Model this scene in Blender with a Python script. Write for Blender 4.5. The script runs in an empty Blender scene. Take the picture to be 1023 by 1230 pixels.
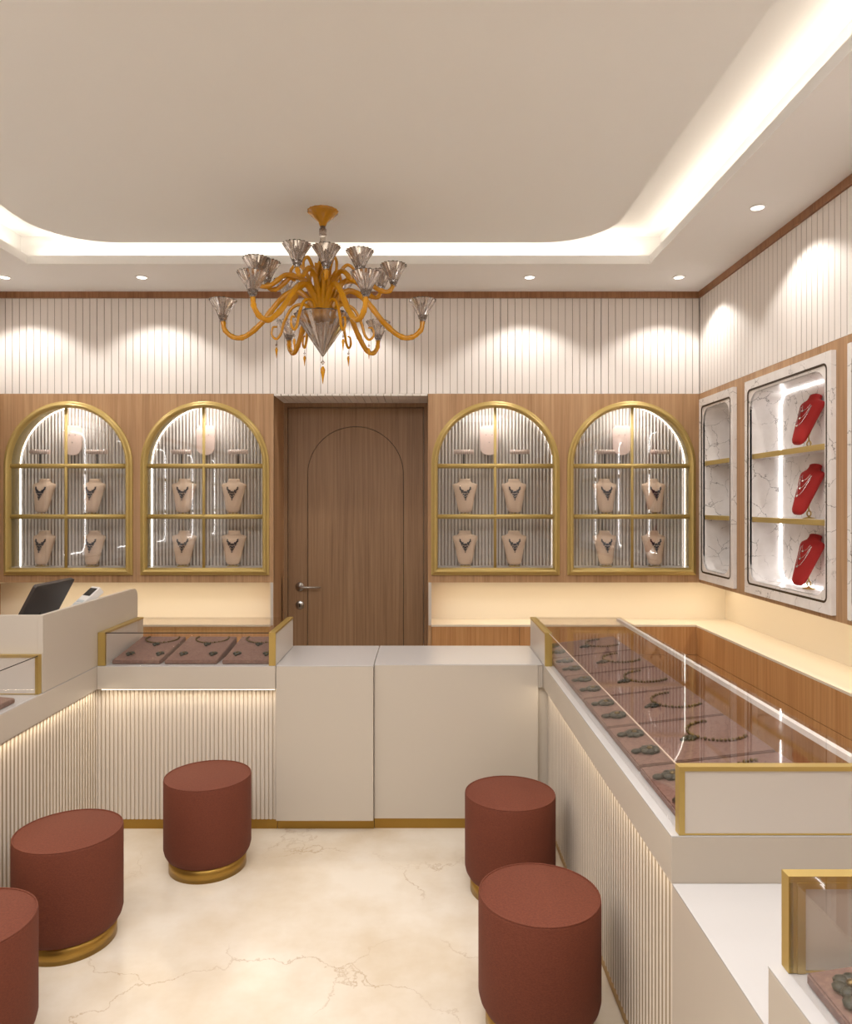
import bpy, bmesh, math, random
from mathutils import Vector, Matrix
random.seed(7)
PI = math.pi
S = bpy.context.scene
COL = S.collection

# ---------------------------------------------------------------- camera, world, light, exposure
cam_d = bpy.data.cameras.new('camera')
cam = bpy.data.objects.new('camera', cam_d); COL.objects.link(cam)
cam.location = (0, 0, 1.6); cam.rotation_euler = (PI/2, 0, 0)
cam_d.sensor_fit = 'AUTO'; cam_d.sensor_width = 36.0
cam_d.lens = 872 * 36 / 1230
cam_d.shift_x = 3.5 / 1230; cam_d.shift_y = -10 / 1230
cam_d.clip_start = 0.02
S.camera = cam
S.view_settings.view_transform = 'Standard'; S.view_settings.look = 'None'
S.view_settings.gamma = 1; S.view_settings.use_curve_mapping = False
S.view_settings.exposure = 0.27

W = bpy.data.worlds.new('world'); S.world = W; W.use_nodes = True
bg = W.node_tree.nodes['Background']
bg.inputs[0].default_value = (1.0, 0.95, 0.88, 1); bg.inputs[1].default_value = 1.0

def area(name, loc, rot, sx, sy, power, color):
    d = bpy.data.lights.new(name, 'AREA'); d.shape = 'RECTANGLE'; d.size = sx; d.size_y = sy
    d.energy = power; d.color = color
    o = bpy.data.objects.new(name, d); COL.objects.link(o); o.location = loc; o.rotation_euler = rot
    return o
WARM = (1.0, 0.85, 0.64); SOFT = (1.0, 0.88, 0.72); NEUT = (1.0, 0.96, 0.91)
# cove lighting strips lying on the hidden lip of the ceiling recess, facing up
CV = 0.8
area('cove_strip_back', (-0.48, 4.185, 3.035), (PI, 0, 0), 3.5, 0.04, CV*3.5, SOFT)
area('cove_strip_right', (1.335, 1.5, 3.035), (PI, 0, 0), 0.04, 5.2, CV*5.2, SOFT)
area('cove_strip_left', (-2.30, 1.5, 3.035), (PI, 0, 0), 0.04, 5.2, CV*5.2, SOFT)
# broad unseen fill lights, added over the front half to brighten the shop
area('front_ceiling_fill', (-0.48, -1.95, 2.93), (0, 0, 0), 3.4, 0.9, 9, (1.0, 0.985, 0.97))
area('tray_fill', (-0.48, 1.15, 3.03), (0, 0, 0), 2.6, 1.6, 80, (1.0, 0.985, 0.97))
# LED strips under the wall cabinets, lighting the niche
area('niche_strip_left', (-1.84, 4.80, 1.085), (0, 0, 0), 1.7, 0.03, 2.0, WARM)
area('niche_strip_back', (1.05, 4.80, 1.085), (0, 0, 0), 1.95, 0.03, 2.3, WARM)
area('niche_strip_right', (1.92, 2.2, 1.085), (0, 0, 0), 0.03, 5.0, 5.0, WARM)
# hidden fill lights added at each cabinet crown to brighten the fluted back
for cx_ in (-2.292, -1.410, .467, 1.346):
    area('arched_cabinet_fill', (cx_, 4.735, 2.222), (math.radians(28), 0, 0), .30, .012, 1.0, (1.0, .97, .93))
# LED strips under the counter ledges
area('ledge_strip_back_left', (-1.13, 3.535, 0.694), (math.radians(-25), 0, 0), 0.84, 0.012, 0.8, WARM)
area('ledge_strip_left', (-1.584, 2.0, 0.694), (0, math.radians(-30), 0), 0.012, 3.0, 2.4, WARM)
area('ledge_strip_right', (0.593, 2.63, 0.694), (0, math.radians(30), 0), 0.012, 1.8, 1.1, WARM)

# ---------------------------------------------------------------- materials
def lin(h):
    r = [int(h[i:i+2], 16)/255 for i in (0, 2, 4)]
    return tuple((c/12.92 if c <= .04045 else ((c+.055)/1.055)**2.4) for c in r) + (1,)
def mat(name, hexc, rough=.5, metal=0, spec=.5, trans=0, ior=1.45, emit=None, es=0):
    m = bpy.data.materials.new(name); m.use_nodes = True
    b = m.node_tree.nodes['Principled BSDF']
    b.inputs['Base Color'].default_value = lin(hexc); b.inputs['Roughness'].default_value = rough
    b.inputs['Metallic'].default_value = metal; b.inputs['Specular IOR Level'].default_value = spec
    b.inputs['Transmission Weight'].default_value = trans; b.inputs['IOR'].default_value = ior
    if emit: b.inputs['Emission Color'].default_value = lin(emit); b.inputs['Emission Strength'].default_value = es
    return m
def N(m, t, **k):
    n = m.node_tree.nodes.new(t)
    for a, v in k.items(): setattr(n, a, v)
    return n
def L(m, a, b): m.node_tree.links.new(a, b)
def coords(m, scale=(1, 1, 1), rot=(0, 0, 0)):
    g = N(m, 'ShaderNodeNewGeometry'); mp = N(m, 'ShaderNodeMapping')
    mp.inputs['Scale'].default_value = scale; mp.inputs['Rotation'].default_value = rot
    L(m, g.outputs['Position'], mp.inputs['Vector']); return mp.outputs['Vector']
def noise(m, vec, scale, detail=4, rough=.5, dist=0):
    n = N(m, 'ShaderNodeTexNoise'); n.inputs['Scale'].default_value = scale; n.inputs['Detail'].default_value = detail
    n.inputs['Roughness'].default_value = rough; n.inputs['Distortion'].default_value = dist
    L(m, vec, n.inputs['Vector']); return n
def ramp(m, fac, stops):
    r = N(m, 'ShaderNodeValToRGB'); e = r.color_ramp.elements
    while len(e) < len(stops): e.new(.5)
    for i, (p, c) in enumerate(stops): e[i].position = p; e[i].color = lin(c) if isinstance(c, str) else (c, c, c, 1)
    L(m, fac, r.inputs['Fac']); return r.outputs['Color']
def mixc(m, fac, a, b, mode='MIX'):
    x = N(m, 'ShaderNodeMix'); x.data_type = 'RGBA'; x.blend_type = mode
    if isinstance(fac, float): x.inputs[0].default_value = fac
    else: L(m, fac, x.inputs[0])
    for s, i in ((a, 6), (b, 7)):
        if isinstance(s, tuple): x.inputs[i].default_value = s
        else: L(m, s, x.inputs[i])
    return x.outputs[2]
def bump(m, h, strength=.2, dist=.01):
    b = N(m, 'ShaderNodeBump'); b.inputs['Strength'].default_value = strength; b.inputs['Distance'].default_value = dist
    L(m, h, b.inputs['Height']); L(m, b.outputs[0], m.node_tree.nodes['Principled BSDF'].inputs['Normal'])
def wood(name, dark, mid, light, rough=.45):
    m = mat(name, mid, rough); P = m.node_tree.nodes['Principled BSDF']
    a = noise(m, coords(m, (75, 75, 1.6)), 1.0, 5, .65, .3)
    b = noise(m, coords(m, (9, 9, .5)), 1.0, 3, .5, .6)
    c1 = ramp(m, a.outputs[0], [(.32, dark), (.5, mid), (.68, light)])
    c2 = ramp(m, b.outputs[0], [(.3, dark), (.5, mid), (.7, light)])
    L(m, mixc(m, .38, c1, c2), P.inputs['Base Color']); bump(m, a.outputs[0], .08, .002)
    return m
M = {}
M['wood'] = wood('light_oak_veneer', '977350', 'B48D67', 'C6A37E')
M['wood_door'] = wood('walnut_door_veneer', '7A5C42', '927254', 'A48464')
M['wood_ledge'] = wood('warm_oak_drawers', 'A06C3E', 'BC8A58', 'CB9C6C')
M['wood_trim'] = wood('cornice_wood', '83583C', '9B6E4C', 'AD7F5C')
M['gold'] = mat('brushed_gold', 'C4A964', .38, .7)
M['gold2'] = mat('satin_gold_frame', 'BCA262', .38, .3)
M['brass'] = mat('brass_base', 'A98642', .35, .9)
M['chrome'] = mat('satin_nickel', 'B0ACA8', .28, 1.0)
M['dark'] = mat('dark_gap', '2A2018', .6)
M['black'] = mat('black_metal', '1B1917', .35)
M['cream'] = mat('cream_lacquer', 'CCC4BB', .32)
M['band'] = mat('cream_lacquer_front', 'BFB5A8', .38)
M['top'] = mat('white_counter_top', 'BFBBB9', .22)
M['flute'] = mat('fluted_cream_panel', 'D2C8BC', .45)
M['flutew'] = mat('fluted_white_backing', 'E9E4E0', .35)
M['rib'] = mat('white_grooved_panel', 'EFE8E2', .5)
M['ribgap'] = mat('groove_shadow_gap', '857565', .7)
M['groove'] = mat('taupe_groove_shade', 'A09078', .6)  # taupe stands in for the shade between the counter flutes
M['niche'] = mat('cream_niche', 'E2D6C2', .5)
M['ceil'] = mat('ceiling_paint', 'F2F1F0', .8)
M['ceilp'] = mat('ceiling_panel_paint', 'F3F4F2', .8)
M['bust'] = mat('beige_suede', 'D9BFA8', .8)
M['pink'] = mat('pale_pink_stand', 'E0C9BF', .5)
M['red'] = mat('red_velvet', '981712', .75)
M['gemd'] = mat('dark_blue_gems', '1C2438', .15)
M['silver'] = mat('silver', 'D5D3D0', .2, 1.0)
M['antique'] = mat('antique_gold_jewellery', '6B5836', .35, .8)
M['gemg'] = mat('dark_green_stone', '2A2A20', .5)
M['gemr'] = mat('dark_red_stone', '5A1A1A', .2)
M['amber'] = mat('amber_glass', 'DE9C12', .08, 0, .6, .25, 1.5)
M['crystal'] = mat('smoked_crystal', 'D8D0CA', .02, 0, .8, .95, 1.6)
M['ledwin'] = mat('cabinet_led', 'FFFFFF', .5, emit='FFFCF6', es=7)
M['led'] = mat('led_diffuser', 'FFFFFF', .5, emit='FFFFFF', es=8)
M['ledthin'] = mat('led_profile', 'FFFFFF', .5, emit='FFF0DC', es=1.6)
M['lens'] = mat('lamp_lens', 'FFFFFF', .5, emit='FFFAF0', es=3)
M['screen'] = mat('dark_plastic', '3C3430', .4)
M['pos'] = mat('white_plastic', 'DAD6D2', .35)
M['paper'] = mat('light_key', 'BFC4C6', .4)

m = mat('mauve_velvet', '8A6158', .85); M['pad'] = m
n_ = noise(m, coords(m), 90, 3, .6); L(m, ramp(m, n_.outputs[0], [(.3, '6E5048'), (.7, '86685C')]), m.node_tree.nodes['Principled BSDF'].inputs['Base Color'])
m = mat('terracotta_fabric', '7E4430', .8); M['stool'] = m
n_ = noise(m, coords(m, (160, 160, 420)), 1.0, 2, .6)
L(m, ramp(m, n_.outputs[0], [(.3, '5C2917'), (.7, '6B3420')]), m.node_tree.nodes['Principled BSDF'].inputs['Base Color']); bump(m, n_.outputs[0], .15, .002)
m.node_tree.nodes['Principled BSDF'].inputs['Sheen Weight'].default_value = 0

def veined(name, base, base2, vein, scale, width, rough, vstr=.8, cover=.5):
    m = mat(name, base, rough); P = m.node_tree.nodes['Principled BSDF']
    v = coords(m)
    clouds = noise(m, v, scale*1.3, 5, .6)
    basec = ramp(m, clouds.outputs[0], [(.35, base2), (.62, base)])
    warp = noise(m, v, scale*1.1, 8, .62)
    add = N(m, 'ShaderNodeVectorMath', operation='MULTIPLY_ADD')
    L(m, warp.outputs['Color'], add.inputs[0]); add.inputs[1].default_value = (.9/scale,)*3; L(m, v, add.inputs[2])
    vo = N(m, 'ShaderNodeTexVoronoi', feature='DISTANCE_TO_EDGE'); vo.inputs['Scale'].default_value = scale
    L(m, add.outputs[0], vo.inputs['Vector'])
    line = ramp(m, vo.outputs['Distance'], [(0.0, 1.0), (width, 0.0)])
    msk = noise(m, v, scale*.9, 3, .5)
    mk = ramp(m, msk.outputs[0], [(cover, 0.0), (cover+.12, 1.0)])
    f = N(m, 'ShaderNodeMath', operation='MULTIPLY'); L(m, line, f.inputs[0]); L(m, mk, f.inputs[1])
    f2 = N(m, 'ShaderNodeMath', operation='MULTIPLY'); L(m, f.outputs[0], f2.inputs[0]); f2.inputs[1].default_value = vstr
    L(m, mixc(m, f2.outputs[0], basec, lin(vein)), P.inputs['Base Color'])
    return m
M['marble'] = veined('white_veined_marble', 'EFEAE7', 'E6E0DC', '5E5650', 9.0, .016, .25, .9, .42)
M['floor'] = veined('cream_marble_floor', 'DED4C6', 'CFBFA9', '9C7A52', 1.7, .008, .2, .5, .45)

def glass(name, tint=(1, 1, 1, 1), f0=.04, graze=.35):
    m = bpy.data.materials.new(name); m.use_nodes = True; nt = m.node_tree; nt.nodes.clear()
    out = N(m, 'ShaderNodeOutputMaterial'); mx = N(m, 'ShaderNodeMixShader')
    tr = N(m, 'ShaderNodeBsdfTransparent'); gl = N(m, 'ShaderNodeBsdfGlossy')
    tr.inputs[0].default_value = tint; gl.inputs['Roughness'].default_value = .0
    lw = N(m, 'ShaderNodeLayerWeight'); lw.inputs[0].default_value = .5
    p = N(m, 'ShaderNodeMath', operation='POWER'); L(m, lw.outputs['Facing'], p.inputs[0]); p.inputs[1].default_value = 5
    q = N(m, 'ShaderNodeMath', operation='MULTIPLY_ADD'); L(m, p.outputs[0], q.inputs[0]); q.inputs[1].default_value = graze; q.inputs[2].default_value = f0
    L(m, q.outputs[0], mx.inputs[0]); L(m, tr.outputs[0], mx.inputs[1]); L(m, gl.outputs[0], mx.inputs[2]); L(m, mx.outputs[0], out.inputs[0])
    return m
M['glass'] = glass('clear_glass', (.985, .98, .975, 1), .04)
M['paneglass'] = glass('window_glass', (.985, .98, .975, 1), .07, .6)
M['goldin'] = mat('olive_gold_lining', '968455', .5, .15)
M['taupe'] = mat('taupe_backing', '93857A', .7)
M['bronze'] = mat('dark_bronze_inlay', '3E2E1A', .4, .6)
M['shelfglass'] = glass('shelf_glass', (.95, .96, .95, 1), .05)
M['glassedge'] = mat('glass_edge', 'C9B3A2', .3)

# ---------------------------------------------------------------- builders
class MB:
    def __init__(s): s.b = bmesh.new()
    def mesh(s, vs, fs, mtx=None):
        v = [s.b.verts.new(mtx @ Vector(p) if mtx else Vector(p)) for p in vs]
        for f in fs:
            try: s.b.faces.new([v[i] for i in f])
            except ValueError: pass
        return s
    def box(s, x0, x1, y0, y1, z0, z1, bev=0, mtx=None):
        t = bmesh.new()
        vs = [t.verts.new((x, y, z)) for x in (x0, x1) for y in (y0, y1) for z in (z0, z1)]
        for f in ((0, 1, 3, 2), (4, 6, 7, 5), (0, 4, 5, 1), (2, 3, 7, 6), (0, 2, 6, 4), (1, 5, 7, 3)): t.faces.new([vs[i] for i in f])
        bmesh.ops.recalc_face_normals(t, faces=t.faces[:])
        if bev: bmesh.ops.bevel(t, geom=t.edges[:], offset=bev, segments=2, profile=.6, affect='EDGES')
        return s.add(t, mtx)
    def add(s, t, mtx=None):
        t.verts.ensure_lookup_table(); mp = {}
        for v in t.verts: mp[v] = s.b.verts.new(mtx @ v.co if mtx else v.co)
        for f in t.faces:
            try: g = s.b.faces.new([mp[v] for v in f.verts]); g.smooth = f.smooth
            except ValueError: pass
        t.free(); return s
    def tube(s, pts, r, seg=8, closed=False, cap=True):
        pts = [Vector(p) for p in pts]; n = len(pts)
        rs = r if isinstance(r, (list, tuple)) else [r]*n
        rings = []; up = None
        for i, p in enumerate(pts):
            a = pts[i-1] if (i > 0 or closed) else p; c = pts[(i+1) % n] if (i < n-1 or closed) else p
            t = (c-a).normalized()
            if up is None:
                up = Vector((0, 0, 1)) if abs(t.z) < .9 else Vector((1, 0, 0))
            u = (up - t*up.dot(t)); u = u.normalized() if u.length > 1e-6 else t.orthogonal().normalized()
            up = u; w = t.cross(u)
            rings.append([s.b.verts.new(p + (u*math.cos(2*PI*k/seg)+w*math.sin(2*PI*k/seg))*rs[i]) for k in range(seg)])
        m_ = n if closed else n-1
        for i in range(m_):
            A, B = rings[i], rings[(i+1) % n]
            for k in range(seg):
                f = s.b.faces.new((A[k], A[(k+1) % seg], B[(k+1) % seg], B[k])); f.smooth = True
        if cap and not closed: s.b.faces.new(rings[0][::-1]); s.b.faces.new(rings[-1])
        return s
    def lathe(s, prof, c=(0, 0, 0), seg=32, smooth=True, rib=0, nrib=0, mtx=None):
        rings = []
        for j, (r, z) in enumerate(prof):
            if r < 1e-6: rings.append([s.b.verts.new((mtx @ Vector((c[0], c[1], c[2]+z))) if mtx else Vector((c[0], c[1], c[2]+z)))]); continue
            ring = []
            for k in range(seg):
                a = 2*PI*k/seg; rr = r*(1+rib*math.cos(nrib*a)) if nrib else r
                p = Vector((c[0]+rr*math.cos(a), c[1]+rr*math.sin(a), c[2]+z))
                ring.append(s.b.verts.new(mtx @ p if mtx else p))
            rings.append(ring)
        for A, B in zip(rings, rings[1:]):
            for k in range(seg):
                k2 = (k+1) % seg
                if len(A) == 1 and len(B) == 1: continue
                if len(A) == 1: q = (A[0], B[k2], B[k])
                elif len(B) == 1: q = (A[k], A[k2], B[0])
                else: q = (A[k], A[k2], B[k2], B[k])
                f = s.b.faces.new(q); f.smooth = smooth
        return s
    def ball(s, c, r, sc=(1, 1, 1), seg=8, rings=6, mtx=None):
        t = bmesh.new(); bmesh.ops.create_uvsphere(t, u_segments=seg, v_segments=rings, radius=r)
        for v in t.verts: v.co = Vector((v.co.x*sc[0]+c[0], v.co.y*sc[1]+c[1], v.co.z*sc[2]+c[2]))
        for f in t.faces: f.smooth = True
        return s.add(t, mtx)
    def gem(s, c, r, sc=(1, 1, 1), mtx=None):
        t = bmesh.new(); bmesh.ops.create_icosphere(t, subdivisions=1, radius=r)
        for v in t.verts: v.co = Vector((v.co.x*sc[0]+c[0], v.co.y*sc[1]+c[1], v.co.z*sc[2]+c[2]))
        return s.add(t, mtx)
    def build(s, name, m, parent=None, recalc=True, shared=None):
        if recalc: bmesh.ops.recalc_face_normals(s.b, faces=s.b.faces[:])
        me = bpy.data.meshes.new(name); s.b.to_mesh(me); s.b.free()
        o = bpy.data.objects.new(name, me); COL.objects.link(o); me.materials.append(M[m] if isinstance(m, str) else m)
        if parent:
            o.parent = parent
            if parent.get('_w'):                       # geometry given in world coordinates
                o.location = -Vector(parent['_w'])
        return o
def tag(o, label=None, cat=None, group=None, kind=None):
    for k, v in (('label', label), ('category', cat), ('group', group), ('kind', kind)):
        if v: o[k] = v
    return o
def struct(name, mb, m, label=None):
    o = mb.build(name, m); return tag(o, label=label, kind='structure')
def thing(name, label, cat, loc, group=None, world=True, rot=(0, 0, 0)):
    o = bpy.data.objects.new(name, None); COL.objects.link(o); o.location = loc; o.rotation_euler = rot
    o.empty_display_size = .1; tag(o, label, cat, group)
    if world: o['_w'] = tuple(loc)
    return o
def copy_tree(o, parent=None):
    c = o.copy(); COL.objects.link(c)
    if parent: c.parent = parent
    for ch in [x for x in o.children]: copy_tree(ch, c)
    return c

# map (a, b, c) -> world for planes: back wall: a = x, b = z, c = distance into the wall
def fback(Y): return lambda a, b, c: (a, Y+c, b)
def fright(X): return lambda a, b, c: (X+c, a, b)
def fleft(X): return lambda a, b, c: (X-c, a, b)
def fceil(Z): return lambda a, b, c: (a, b, Z+c)
def plate(outer, holes, th, fn):
    cu = bpy.data.curves.new('p', 'CURVE'); cu.dimensions = '2D'; cu.fill_mode = 'BOTH'; cu.extrude = th/2
    for poly in [outer]+holes:
        sp = cu.splines.new('POLY'); sp.points.add(len(poly)-1); sp.use_cyclic_u = True
        for p, q in zip(sp.points, poly): p.co = (q[0], q[1], 0, 1)
    ob = bpy.data.objects.new('p', cu); COL.objects.link(ob)
    dg = bpy.context.evaluated_depsgraph_get(); dg.update()
    me = ob.evaluated_get(dg).to_mesh()
    mb = MB(); t = bmesh.new(); t.from_mesh(me); ob.evaluated_get(dg).to_mesh_clear()
    for v in t.verts: v.co = Vector(fn(v.co.x, v.co.y, v.co.z+th/2))
    for f in t.faces: f.smooth = False
    bmesh.ops.remove_doubles(t, verts=t.verts[:], dist=1e-5)
    mb.add(t); bpy.data.objects.remove(ob); bpy.data.curves.remove(cu)
    return mb
def rect(a0, a1, b0, b1): return [(a0, b0), (a1, b0), (a1, b1), (a0, b1)]
def rrect(a0, a1, b0, b1, r, n=8):
    out = []
    for cx, cy, s0 in ((a1-r, b0+r, -90), (a1-r, b1-r, 0), (a0+r, b1-r, 90), (a0+r, b0+r, 180)):
        for k in range(n+1):
            t = math.radians(s0+90*k/n); out.append((cx+r*math.cos(t), cy+r*math.sin(t)))
    return out
def arch(cx, h, b0, bt, n=28):
    out = [(cx-h, b0), (cx+h, b0)]
    for k in range(n+1):
        t = PI*k/n; out.append((cx+h*math.cos(t), bt-h+h*math.sin(t)))
    return out
def offset(poly, d):                                   # positive = inwards (poly is counter-clockwise)
    n = len(poly); out = []
    for i in range(n):
        p0, p, p1 = Vector(poly[i-1]), Vector(poly[i]), Vector(poly[(i+1) % n])
        e0 = (p-p0).normalized(); e1 = (p1-p).normalized()
        n0 = Vector((-e0.y, e0.x)); n1 = Vector((-e1.y, e1.x)); b = n0+n1
        out.append(tuple(p + b*(d/max(.2, 1+n0.dot(n1)))))
    return out
def sweep(poly, prof, fn, closed_prof=True, mb=None):  # profile: (inward offset, depth)
    mb = mb or MB(); rings = []
    for d, c in prof: rings.append([mb.b.verts.new(fn(a, b, c)) for a, b in offset(poly, d)])
    n = len(poly); m_ = len(rings) if closed_prof else len(rings)-1
    for i in range(m_):
        A, B = rings[i], rings[(i+1) % len(rings)]
        for k in range(n):
            f = mb.b.faces.new((A[k], A[(k+1) % n], B[(k+1) % n], B[k])); f.smooth = False
    return mb
def flutes(a0, a1, b0, b1, pitch, depth, fn, seg=6):
    # half-round ribs standing on a flat board, with a narrow flat gap between them
    mb = MB(); n = max(1, round((a1-a0)/pitch)); p = (a1-a0)/n; pts = []
    for i in range(n):
        x = a0+i*p; pts.append((x, 0)); pts.append((x+p*.14, 0))
        for k in range(1, seg): t = k/seg; pts.append((x+p*(.14+.72*t), -math.sin(PI*t)**.75*depth))
        pts.append((x+p*.86, 0))
    pts.append((a1, 0))
    lo = [mb.b.verts.new(fn(a, b0, c)) for a, c in pts]; hi = [mb.b.verts.new(fn(a, b1, c)) for a, c in pts]
    for i in range(len(pts)-1): mb.b.faces.new((lo[i], lo[i+1], hi[i+1], hi[i]))
    q = [mb.b.verts.new(fn(a, b, .004)) for a, b in ((a0, b0), (a1, b0), (a1, b1), (a0, b1))]
    mb.b.faces.new(q); return mb

def slats(t, a0, a1, b0, b1, pitch, wide, depth, fn):
    # low rounded slats on a board whose darker colour paints the groove shade
    mb = MB(); n = max(1, round((a1-a0)/pitch)); p = (a1-a0)/n
    for i in range(n):
        x = a0+(i+.5)*p-wide/2; lo, hi = [], []
        for k in range(7):
            c = -depth*math.sin(PI*k/6)**.5; lo.append(mb.b.verts.new(fn(x+wide*k/6, b0, c))); hi.append(mb.b.verts.new(fn(x+wide*k/6, b1, c)))
        for k in range(6): mb.b.faces.new((lo[k], lo[k+1], hi[k+1], hi[k]))
        mb.b.faces.new((lo[0], hi[0], hi[6], lo[6])); mb.b.faces.new(lo); mb.b.faces.new(hi)
    mb.build('fluted_front', 'flute', t)
    p0, p1 = fn(a0, b0, .0003), fn(a1, b1, .005)
    MB().box(min(p0[0], p1[0]), max(p0[0], p1[0]), min(p0[1], p1[1]), max(p0[1], p1[1]), b0, b1).build('groove_shade_board', 'groove', t)

# ---------------------------------------------------------------- key planes (metres)
YB, YN, YD = 4.70, 4.96, 5.05      # cladding face, niche back, door face
XR, XN, XL = 1.79, 2.07, -2.75     # right cladding face, right niche back, left cladding face
YF = -2.6                          # how far the room runs behind the camera
ZC, ZRIB, ZW0, ZW1 = 2.97, 2.93, 1.09, 2.311
ZT, ZLB = .812, .699               # counter top, underside of the ledge band
DX0, DX1 = -.967, .032             # door recess

# ---------------------------------------------------------------- structure
struct('floor', MB().box(XL-.15, XN+.15, YF, YD+.25, -.05, 0), 'floor')
struct('wall_back', MB().box(XL-.15, XN+.15, YD+.07, YD+.2, 0, ZC+.2), 'cream')
struct('wall_right', MB().box(XN+.002, XN+.12, YF, YD+.07, 0, ZC+.2), 'niche')
struct('wall_left', MB().box(-3.05, -2.92, YF, YD+.07, 0, ZC+.2), 'wood')
hole = rect(-2.26, 1.294, -1.3, 4.148)
struct('ceiling', plate(rect(-3.05, XN+.12, YF, YD+.1), [hole], .048, fceil(ZC)), 'ceil')
struct('wall_front', MB().box(XL-.15, XN+.15, YF-.12, YF, 0, ZC+.2), 'cream')
struct('ceiling_cove_sides', plate(rect(XL-.14, XN+.12, YF, YD+.1), [rect(-2.344, 1.378, -1.384, 4.232)], .14, fceil(3.018)), 'ceil')
struct('ceiling_cove_top', MB().box(XL-.14, XN+.12, YF, YD+.1, 3.158, 3.2), 'ceil')
struct('ceiling_centre_panel', plate(rrect(-2.05, 1.015, -1.1, 4.03, .36, 14), [], .03, fceil(3.05)), 'ceilp')

# cornice strips of wood
struct('trim_1', MB().box(XL, XR, YB-.012, YB+.03, ZRIB, ZC), 'wood_trim')
struct('trim_2', MB().box(XR-.012, XR+.03, YF, YB-.012, ZRIB, ZC), 'wood_trim')
struct('trim_3', MB().box(XL-.03, XL+.012, YF, YB-.012, ZRIB, ZC), 'wood_trim')

# lower wood cladding on the back wall with the arched cabinet openings
WIN = [(-2.292, -2.308), (-1.410, -1.4175), (.467, .4657), (1.346, 1.351)]
def wopen(cx): return arch(cx, .395, 1.155, 2.245)
struct('wall_back_cladding_left', plate(rect(XL, DX0, ZW0, ZW1), [wopen(WIN[0][0]), wopen(WIN[1][0])], .02, fback(YB)), 'wood')
struct('wall_back_cladding_right', plate(rect(DX1, XR+.02, ZW0, ZW1), [wopen(WIN[2][0]), wopen(WIN[3][0])], .02, fback(YB)), 'wood')
# underside of the cladding (niche ceilings) and niche backs
NT = ZW0
struct('niche_soffit_left', MB().box(XL, DX0-.02, YB+.02, YN+.02, NT, NT+.03), 'niche')
struct('niche_soffit_right', MB().box(DX1+.02, XN, YB+.02, YN+.02, NT, NT+.03), 'niche')
struct('niche_back_left', MB().box(XL, DX0, YN, YN+.03, ZT-.1, NT), 'niche')
struct('niche_back_right', MB().box(DX1, XN, YN, YN+.03, ZT-.1, NT), 'niche')
struct('niche_side_left', MB().box(XL-.19, XL, YB+.0, YN, NT+.001, ZW1), 'wood')
struct('niche_back_corner', MB().box(-2.9, XL, YN, YN+.03, ZT-.1, NT), 'niche')
struct('niche_soffit_corner', MB().box(-2.9, XL-.0005, YF, YN+.02, NT-.012, NT), 'niche')
struct('niche_soffit_side', MB().box(XR+.02, XN, YF, YB+.02, NT, NT+.03), 'niche')
struct('niche_back_side', MB().box(XN-.005, XN+.002, YF, YN, ZT-.1, NT), 'niche')
# jambs of the door recess
struct('trim_4', MB().box(DX0-.02, DX0, YB+.001, YD+.07, 0, ZW1), 'wood')
struct('trim_5', MB().box(DX1, DX1+.02, YB+.001, YD+.07, 0, ZW1), 'wood')
struct('trim_6', MB().box(DX0-.021, DX0-.003, YB-.003, YB+.02, ZT, NT), 'cream')
struct('trim_7', MB().box(DX1+.003, DX1+.021, YB-.003, YB+.02, ZT, NT), 'cream')
mb = MB()
for i in range(21):
    for j in range(2): mb.box(DX0+.002+i*.0474, DX0+.0455+i*.0474, YB+.0+j*.175, YB+.172+j*.175, ZW1-.012, ZW1-.0005)
mb.box(DX0, DX1, YB+.032, YD+.07, ZW1-.004, ZW1+.02)
struct('door_recess_soffit', mb, 'rib')
struct('wall_behind_overhead', MB().box(XL, XR, YB+.034, YB+.06, ZW1, ZRIB), 'cream')

# door
d = thing('door_1', 'flush walnut door with a thin arched groove and lever handle', 'door', ((DX0+DX1)/2, YD, 0))
d['kind'] = 'structure'
ax, ah, azt = -.470, .335, 2.138
groove = arch(ax, ah, .02, azt, 40); inner = offset(groove, .004)
plate(rect(DX0+.03, DX1-.03, .005, 2.264), [groove], .04, fback(YD)).build('door_leaf', 'wood_door', d)
plate(inner, [], .04, fback(YD)).build('arched_panel', 'wood_door', d)
MB().box(DX0+.03, DX1-.03, YD+.02, YD+.045, .005, 2.264).build('groove_backing', 'dark', d)
mb = plate([(DX0, 0), (DX0+.026, 0), (DX0+.026, 2.268), (DX1-.026, 2.268), (DX1-.026, 0), (DX1, 0), (DX1, ZW1-.012), (DX0, ZW1-.012)], [], .05, fback(YD-.006))
mb.build('door_frame', 'wood_door', d)
hx, hz = -.857, 1.022
ry = Matrix.Rotation(PI/2, 4, 'X')
h = MB().lathe([(0, 0), (.031, 0), (.031, .004), (.027, .009), (.012, .010), (.012, .035), (0, .035)], (0, 0, 0), 28, mtx=Matrix.Translation((hx, YD, hz)) @ ry).build('handle_rosette', 'chrome', d)
MB().tube([(hx, YD-.03, hz), (hx, YD-.042, hz), (hx+.012, YD-.05, hz), (hx+.05, YD-.05, hz), (hx+.15, YD-.048, hz)], [.009, .009, .009, .007, .005], 12).build('lever', 'chrome', d)
h = MB().lathe([(0, 0), (.029, 0), (.029, .004), (.025, .008), (0, .008)], (0, 0, 0), 28, mtx=Matrix.Translation((hx, YD, .895)) @ ry).build('keyhole_plate', 'chrome', d)
MB().box(-.004, .004, -.0095, -.005, -.014, .014).build('keyhole', 'dark', h).location = (hx, YD, .895)
h.children[0].location = (hx - 0, YD, .895)

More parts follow.
